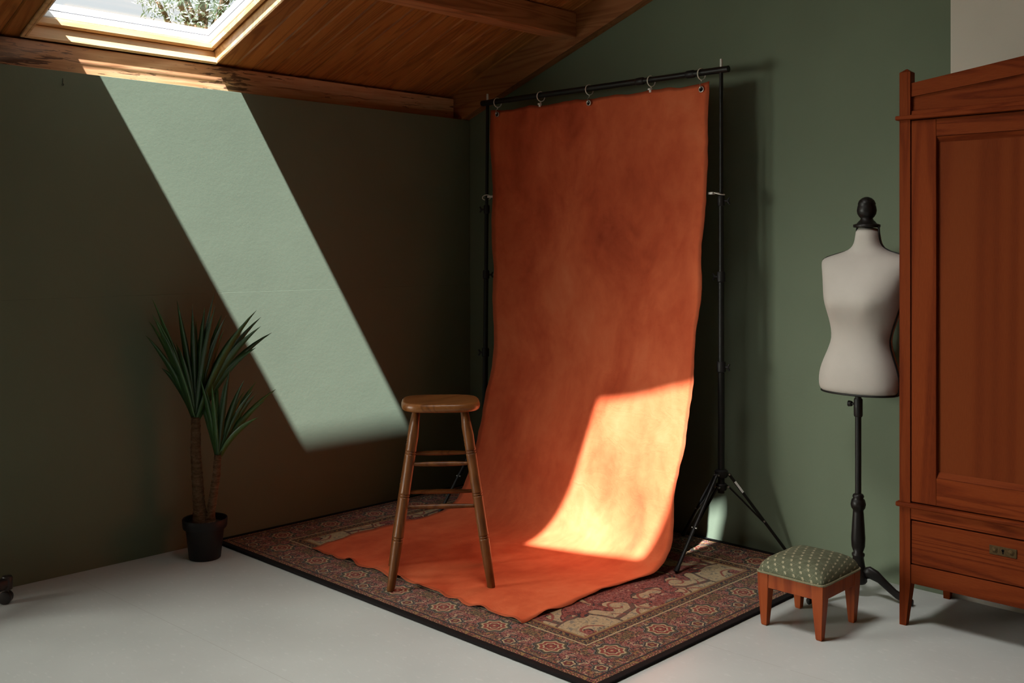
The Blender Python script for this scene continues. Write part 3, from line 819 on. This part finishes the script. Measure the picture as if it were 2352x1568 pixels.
# ------------------------------------------------------------------ dress form
def dress_form():
    px, py = -.25, -2.625
    t = thing('dress_form', (px, py, 0), 'cream dress form on a black tripod stand, half hidden by the wardrobe', 'dress form')
    k = .001915
    lat = Vector((.072, .997, 0)).normalized() * -1          # towards the wardrobe (right in view)
    fwd = Vector((-.997, .072, 0)).normalized()              # facing into the room
    rows = [  # level, half width, lateral centre, depth ratio, forward shift
        (884, 66, 1975, .66, 0), (882, 79, 1975, .68, 0), (874, 84, 1975, .70, 0), (860, 85, 1975, .70, 0), (843, 84, 1975, .70, 0), (824, 79, 1975, .70, .002), (805, 72, 1976, .70, .004),
        (785, 65, 1977, .72, .006), (767, 61, 1979, .74, .008), (745, 64, 1981, .76, .010), (723, 70, 1983, .78, .016), (700, 77, 1984, .80, .024), (682, 82, 1985, .80, .028), (660, 85, 1986, .74, .026), (640, 88, 1988, .66, .020),
        (620, 92, 1990, .56, .012), (605, 95, 1991, .48, .006), (596, 95, 1992, .42, 0), (590, 86, 1992, .42, 0), (583, 66, 1993, .46, 0), (577, 47, 1993, .58, 0), (570, 35, 1993, .78, 0), (560, 28.5, 1993, .95, .004), (545, 25.5, 1993, 1.0, .008), (523, 24.5, 1993, 1.0, .010)]
    n = 48; rings = []; seamR = []; seamL = []
    for y, hw, cx, dr, fs in rows:
        z = 1.45 - (y - 568) * k
        a = hw * k / math.sqrt(.75 + .25 * dr * dr); b = a * dr
        c = Vector((px, py, z)) + lat * ((cx - 1972) * k * 1.1 + fs * .5) + fwd * fs
        ring = []
        for j in range(n):
            th = 2 * PI * j / n; ct_, st_ = math.cos(th), math.sin(th)
            ring.append(c + lat * a * math.copysign(abs(ct_) ** .9, ct_) + fwd * b * math.copysign(abs(st_) ** .95, st_))
        # bust: two soft swells at the front
        if 660 <= y <= 735:
            am = math.exp(-((y - 690) / 24.0) ** 2) * .020
            for j in range(n):
                th = 2 * PI * j / n
                if math.sin(th) > 0: ring[j] += fwd * am * (math.exp(-((math.cos(th) - .5) / .28) ** 2) + math.exp(-((math.cos(th) + .5) / .28) ** 2)) * math.sin(th)
        rings.append(ring)
        seamR.append(ring[0] + lat * .0015); seamL.append(ring[n // 2] - lat * .0015)
    bm = bmesh.new(); loft(bm, rings); body = obj('torso', bm, 'linen', t, True)
    md = body.modifiers.new('smooth', 'SUBSURF'); md.levels = 1; md.render_levels = 1
    for sm_ in (seamR, seamL):
        pp = tag(obj('seam_piping', ntube(sm_, .0042, 8), 'black', body, True), 'black side seam piping')
    hem = rings[1] + [rings[1][0]]
    tag(obj('hem_piping', ntube([p + Vector((0, 0, -.001)) for p in hem], .0040, 8), 'black', body, True), 'black hem piping')
    nc = Vector((px, py, 0)) + lat * (21 * k * 1.1) + fwd * .010
    z0 = 1.45 - (523 - 568) * k
    pr = [(.052, -.004), (.054, 0), (.054, .008), (.040, .012), (.034, .020), (.026, .028), (.024, .034), (.030, .040), (.037, .052), (.0395, .066), (.037, .082), (.0345, .090), (.036, .094), (.0335, .100), (.030, .108), (.020, .117), (.008, .122), (.001, .123)]
    obj('neck_finial', nlathe(pr, (nc.x, nc.y, z0), 32), 'black_wood', t, True)
    obj('pole', ntube([(px, py, .40), (px, py, .87)], .0125, 16), 'black', t, 40)
    cl = obj('pole_clamp', nlathe([(.016, .745), (.018, .75), (.018, .815), (.016, .82)], (px, py, 0), 18), 'black_plastic', t, 40)
    obj('clamp_knob', ntube([Vector((px, py, .795)) - lat * q for q in (.016, .028, .030, .044, .046)], [.005, .005, .011, .013, .006], 10), 'black_plastic', cl)
    pr = [(.014, .425), (.021, .420), (.024, .412), (.020, .405), (.027, .398), (.031, .380), (.028, .365), (.021, .355), (.022, .345), (.025, .30), (.0285, .24), (.027, .205), (.019, .180), (.026, .174), (.026, .166), (.022, .160), (.027, .125), (.029, .118), (.027, .108), (.034, .100), (.036, .060), (.030, .052)]
    obj('turned_column', nlathe([(r, z) for r, z in pr[::-1]], (px, py, 0), 24), 'black_wood', t, True)
    for ang in (160, 276, 36):
        d = Vector((math.cos(math.radians(ang)), math.sin(math.radians(ang)), 0)); R = {160: .268, 276: .222, 36: .255}[ang]
        q_ = R / .27; prof = [(.02, .095, .024), (.06 * q_, .104, .026), (.10 * q_, .092, .024), (.14 * q_, .066, .021), (.19 * q_, .036, .018), (R - .02, .020, .015), (R, .0145, .0135)]
        bm = bmesh.new(); rg = []; sdv = d.cross(Vector((0, 0, 1)))
        for r, z, h in prof:
            c = Vector((px, py, z)) + d * r; w = .013
            rg.append([c + sdv * w * math.cos(q) + Vector((0, 0, 1)) * h * math.sin(q) for q in [2 * PI * i / 10 for i in range(10)]])
        loft(bm, rg); obj('leg', bm, 'black_wood', t, True)
dress_form()

# ------------------------------------------------------------------ footstool
def footstool():
    x0, x1, y0, y1 = -.838, -.535, -2.772, -2.500; cx, cy = (x0 + x1) / 2, (y0 + y1) / 2
    t = thing('footstool', (cx, cy, 0), 'small cherry wood footstool with a green fan-patterned cushion', 'footstool')
    H = .205
    for sx in (-1, 1):
        for sy in (-1, 1):
            ox, oy = cx + sx * (x1 - x0) / 2, cy + sy * (y1 - y0) / 2
            rings = []
            for z, w, ins in ((0.0, .020, .0125), (.005, .0245, .010), (.145, .044, .001), (H, .046, 0)):
                ax_, ay = ox - sx * ins, oy - sy * ins; bx, by = ax_ - sx * w, ay - sy * w
                rings.append([Vector((ax_, ay, z)), Vector((bx, ay, z)), Vector((bx, by, z)), Vector((ax_, by, z))])
            bm = bmesh.new(); loft(bm, rings)
            bmesh.ops.bevel(bm, geom=list(bm.edges), offset=.0015, segments=1, affect='EDGES')
            obj('leg', bm, 'cherry', t)
    i = .003
    for lo, hi in (((x0 + .044, y0 + i), (x1 - .044, y0 + .024)), ((x0 + .044, y1 - .024), (x1 - .044, y1 - i)), ((x0 + i, y0 + .044), (x0 + .024, y1 - .044)), ((x1 - .024, y0 + .044), (x1 - i, y1 - .044))):
        obj('apron', nbox((*lo, .150), (*hi, H), .0015), 'cherry', t)
    bm = bmesh.new(); rings = []; n = 64
    hx, hy = (x1 - x0) / 2 + .002, (y1 - y0) / 2 + .002
    def sp(k, q, z, e):
        th = 2 * PI * (k + .5) / n; c, s = math.cos(th), math.sin(th)
        return Vector((cx + hx * q * math.copysign(abs(c) ** (2 / e), c), cy + hy * q * math.copysign(abs(s) ** (2 / e), s), z))
    for q, z, e in ((.95, H - .001, 14), (1.0, H + .004, 14), (1.0, H + .012, 13), (.985, H + .022, 11), (.95, H + .034, 9), (.88, H + .046, 7), (.76, H + .056, 5.5), (.58, H + .0635, 4.5), (.36, H + .0675, 4), (.14, H + .069, 3), (.02, H + .0695, 3)):
        rings.append([sp(k, q, z, e) for k in range(n)])
    loft(bm, rings); cu = obj('cushion', bm, 'fan_fabric', t, True)
    pts = [sp(k, 1.012, H + .003 + .0006 * math.sin(k * 2.1), 16) for k in range(n)]; pts.append(pts[0])
    tag(obj('braid', ntube(pts, .0044, 6, cap=False), 'braid', cu, True), 'beige braid edging')
footstool()

# ------------------------------------------------------------------ wardrobe
def wardrobe():
    XF = -.451; Y0 = -2.889; Wd = 1.20; Y1 = Y0 - Wd; XK = -.012; YM = (Y0 + Y1) / 2
    t = thing('wardrobe', ((XF + XK) / 2, YM, 0), 'tall dark oak wardrobe with panelled doors and a wide bottom drawer', 'wardrobe')
    pw = .042
    def post(y, sy, x, sx, top, name='post'):
        """square post; tapers on its inner faces below the case"""
        rings = []
        for z, q in ((0, .60), (.160, 1.0), (top - .014, 1.0), (top, .0)):
            if q == 0:
                c = Vector((x + sx * pw / 2, y + sy * pw / 2, z)); rings.append([c + Vector((sx * a, sy * b, 0)) * .002 for a, b in ((-1, -1), (1, -1), (1, 1), (-1, 1))]); continue
            w = pw * q
            rings.append([Vector((x, y, z)), Vector((x + sx * w, y, z)), Vector((x + sx * w, y + sy * w, z)), Vector((x, y + sy * w, z))])
        bm = bmesh.new(); loft(bm, rings); return obj(name, bm, 'oak_z', t)
    post(Y0, -1, XF, 1, 2.136); post(Y1, 1, XF, 1, 2.136); post(Y0 - .004, -1, XK, -1, 1.95); post(Y1 + .004, 1, XK, -1, 1.95)
    ya, yb = Y0 - pw, Y1 + pw
    obj('side_panel', nbox((XF + pw, Y0 - .030, .166), (XK - pw, Y0 - .012, 1.945)), 'oak_panel', t)
    obj('side_panel', nbox((XF + pw, Y1 + .012, .166), (XK - pw, Y1 + .030, 1.945)), 'oak_panel', t)
    obj('back_panel', nbox((XK - .026, yb, .166), (XK - .014, ya, 1.945)), 'oak_panel', t)
    obj('bottom_board', nbox((XF + .045, yb, .170), (XK - .03, ya, .190)), 'oak_y', t)
    obj('top_board', nbox((XF + .045, yb, 1.925), (XK - .002, ya, 1.945)), 'oak_y', t)
    # ledge under the crest, running proud round the front
    obj('cornice_ledge', nbox((XF - .014, Y1 - .012, 1.938), (XF + .034, Y0 + .012, 1.955), .003), 'oak_y', t)
    # peaked crest board with an applied sloping rail
    pk = 2.150
    def crest(x0, x1, z0a, z0b, z1a, z1b, name):
        bm = bmesh.new()
        ring = [(ya, z0a), (YM, z0b), (yb, z0a), (yb, z1a), (YM, z1b), (ya, z1a)]
        loft(bm, [[Vector((x, y, z)) for y, z in ring] for x in (x0, x1)]); return obj(name, bm, 'oak_y', t)
    crest(XF + .016, XF + .032, 1.955, 1.955, 2.050, pk - .03, 'crest_board')
    crest(XF + .006, XF + .030, 2.026, 2.026 + .056, 2.078, pk, 'crest_rail')
    obj('crest_base', nbox((XF + .006, yb, 1.955), (XF + .030, ya, 1.972), .002), 'oak_y', t)
    # doors
    XD = XF + .005
    for d0, d1, sgn in ((ya - .002, YM + .001, 1), (yb + .002, YM - .001, -1)):
        dr = bpy.data.objects.new('door', None); col.objects.link(dr); dr.parent = t; BASE[dr.name] = BASE[t.name]
        lo, hi = min(d0, d1), max(d0, d1); sw = .095
        obj('stile', nbox((XD, hi - sw, .478), (XD + .024, hi, 1.934), .0015), 'oak_z', dr)
        obj('stile', nbox((XD, lo, .478), (XD + .024, lo + sw, 1.934), .0015), 'oak_z', dr)
        obj('rail', nbox((XD + .001, lo + sw, 1.868), (XD + .024, hi - sw, 1.934), .001), 'oak_y', dr)
        obj('rail', nbox((XD + .001, lo + sw, .478), (XD + .024, hi - sw, .582), .001), 'oak_y', dr)
        def bead(z0, z1, x0, x1):
            bm = bmesh.new(); loft(bm, [[Vector((x0, y, z0)), Vector((x1, y, z1)), Vector((XD + .024, y, z1)), Vector((XD + .024, y, z0))] for y in (lo + sw, hi - sw)]); obj('bead', bm, 'oak_y', dr)
        bead(1.867, 1.846, XD + .004, XD + .015); bead(.583, .604, XD + .004, XD + .015)
        obj('panel', nbox((XD + .016, lo + sw - .004, .58), (XD + .022, hi - sw + .004, 1.87)), 'oak_panel', dr)
    # waist moulding, rail, drawer, plinth rail
    obj('waist_moulding', nbox((XF - .014, Y1 - .012, .455), (XF + .034, Y0 + .012, .474), .006, 2), 'oak_y', t)
    obj('waist_rail', nbox((XF + .003, yb, .412), (XF + .03, ya, .455), .001), 'oak_y', t)
    dw = obj('drawer', nbox((XF + .006, yb + .002, .242), (XF + .028, ya - .002, .406), .0015), 'oak_y', t)
    obj('plinth_rail', nbox((XF + .004, yb, .166), (XF + .028, ya, .238), .001), 'oak_y', t)
    for y in (-3.268, 2 * YM + 3.268):
        kp = tag(obj('key_plate', nbox((XF + .003, y - .047, .340), (XF + .007, y + .047, .372), .0008), 'brass', dw), 'tarnished brass key plate')
    # keyholes and rosettes sit on the plates as thin raised pieces of the drawer
    for y in (-3.268, 2 * YM + 3.268):
        bm = nlathe([(.0050, 0), (.0050, .0012)], (XF + .0032, y, .360), 14, Vector((-1, 0, 0)))
        box(bm, (XF + .0020, y - .0022, .347), (XF + .0032, y + .0022, .360)); obj('keyhole', bm, 'dark_hole', dw)
        for s in (-1, 1):
            obj('rosette', nlathe([(.0105, 0), (.0100, .0015), (.007, .002), (.006, .0035), (.002, .0045)], (XF + .0032, y + s * .028, .356), 16, Vector((-1, 0, 0))), 'brass', dw, 40)
wardrobe()

# ------------------------------------------------------------------ rolling rack at the left edge
def rolling_rack():
    e0 = Vector((-2.772, -.192, 0)); u = Vector((-.93, -.37, 0)).normalized(); v = Vector((-.97, .0, 0))
    mid = e0 + u * .24
    t = thing('rolling_rack', (mid.x, mid.y, 0), 'black rolling rack with castors, one foot at the left edge', 'rack')
    for off in (Vector(), v):
        a, b = e0 + off, e0 + off + u * .48; sd = Vector((-u.y, u.x, 0))
        bm = bmesh.new(); rg = []
        for f in (0, .02, .5, .98, 1):
            c = a.lerp(b, f) + Vector((0, 0, .084)); q = .8 if f in (0, 1) else 1
            rg.append([c + sd * .019 * q * math.copysign(abs(math.cos(w_)) ** .6, math.cos(w_)) + Vector((0, 0, .024 * q * math.copysign(abs(math.sin(w_)) ** .6, math.sin(w_)))) for w_ in [2 * PI * k_ / 16 for k_ in range(16)]])
        loft(bm, rg); ft = obj('foot_bar', bm, 'caster', t, 50)
        for c in (a, b):
            obj('end_cap', nlathe([(.020, .058), (.022, .061), (.022, .106), (.018, .112), (.008, .114)], c, 20), 'caster', ft, 40)
            cs = obj('castor', nlathe([(.009, .034), (.009, .066)], c, 12), 'caster', t)
            wd = Vector((.80, -.60, 0)); wa = Vector((-wd.y, wd.x, 0))
            for s_ in (-1, 1):
                obj('wheel', nlathe([(.020, -.009), (.0255, -.006), (.0255, .006), (.020, .0085), (.002, .0085)], c + wa * s_ * .011 + Vector((0, 0, .0257)) - wd * .004, 24, wa * s_), 'caster', cs, 40)
        m_ = a.lerp(b, .5); obj('post', ntube([m_ + Vector((0, 0, .10)), m_ + Vector((0, 0, 1.55))], .012, 14), 'black', t, 40)
    m_ = e0 + u * .24
    obj('rail', ntube([m_ + Vector((.06, 0, 1.55)), m_ + v + Vector((-.06, 0, 1.55))], .012, 14), 'black', t, 40)
rolling_rack()

# small hook and nail on the beam and wall
hk = thing('wall_hook', (-2.47, -.002, 2.165), 'tiny dark screw hook high on the green wall under the beam', 'hook')
obj('screw', ntube([(-2.47, -.002, 2.196), (-2.47, -.002, 2.172)], .0012, 8), 'black', hk)
bm = bmesh.new(); torus(bm, (-2.47, -.0045, 2.168), (0, 1, .2), .004, .0012, n=12, seg=6); obj('eye', bm, 'black', hk)

# ------------------------------------------------------------------ tree seen through the skylight
def tree():
    random.seed(11)
    c = Vector((4.35, 11.2, 6.7))
    t = thing('garden_tree', (c.x, c.y, -.12), 'pale sunlit leafy tree outside the skylight', 'tree')
    obj('trunk', ntube([(c.x, c.y, -.12), (c.x + .1, c.y, 2.5), (c.x, c.y + .1, 5.2)], [.22, .17, .10], 12), 'trunk', t, True)
    for i in range(9):
        a = i * 2.4; bm = ntube([(c.x, c.y, 3.8 + i * .2), (c.x + math.cos(a) * .6, c.y + math.sin(a) * .6, 5.2 + i * .15), (c.x + math.cos(a) * 1.1, c.y + math.sin(a) * 1.1, 6.0 + i * .2)], [.06, .04, .015], 6)
        obj('branch', bm, 'trunk', t)
    vs, fs = [], []
    for i in range(6500):
        while True:
            p = Vector((random.uniform(-1, 1), random.uniform(-1, 1), random.uniform(-1, 1)))
            if p.length < 1 and (noise.noise(p * 2.6 + Vector((3, 1, 2))) > -.12): break
        p = Vector((p.x * 1.35, p.y * 1.35, p.z * 2.0)) + c
        u = Vector((random.gauss(0, 1), random.gauss(0, 1), random.gauss(0, 1))).normalized(); w = u.orthogonal().normalized()
        L = random.uniform(.05, .09); B = L * .32; k0 = len(vs); n_ = u.cross(w) * L * .12
        vs += [p - u * L, p - w * B + n_, p + u * L, p + w * B + n_]; fs.append((k0, k0 + 1, k0 + 2, k0 + 3))
    me = bpy.data.meshes.new('foliage'); me.from_pydata([v - BASE[t.name] for v in vs], [], fs); me.materials.append(M['tree_leaf'])
    o = bpy.data.objects.new('foliage', me); col.objects.link(o); o.parent = t; o['kind'] = 'stuff'
tree()
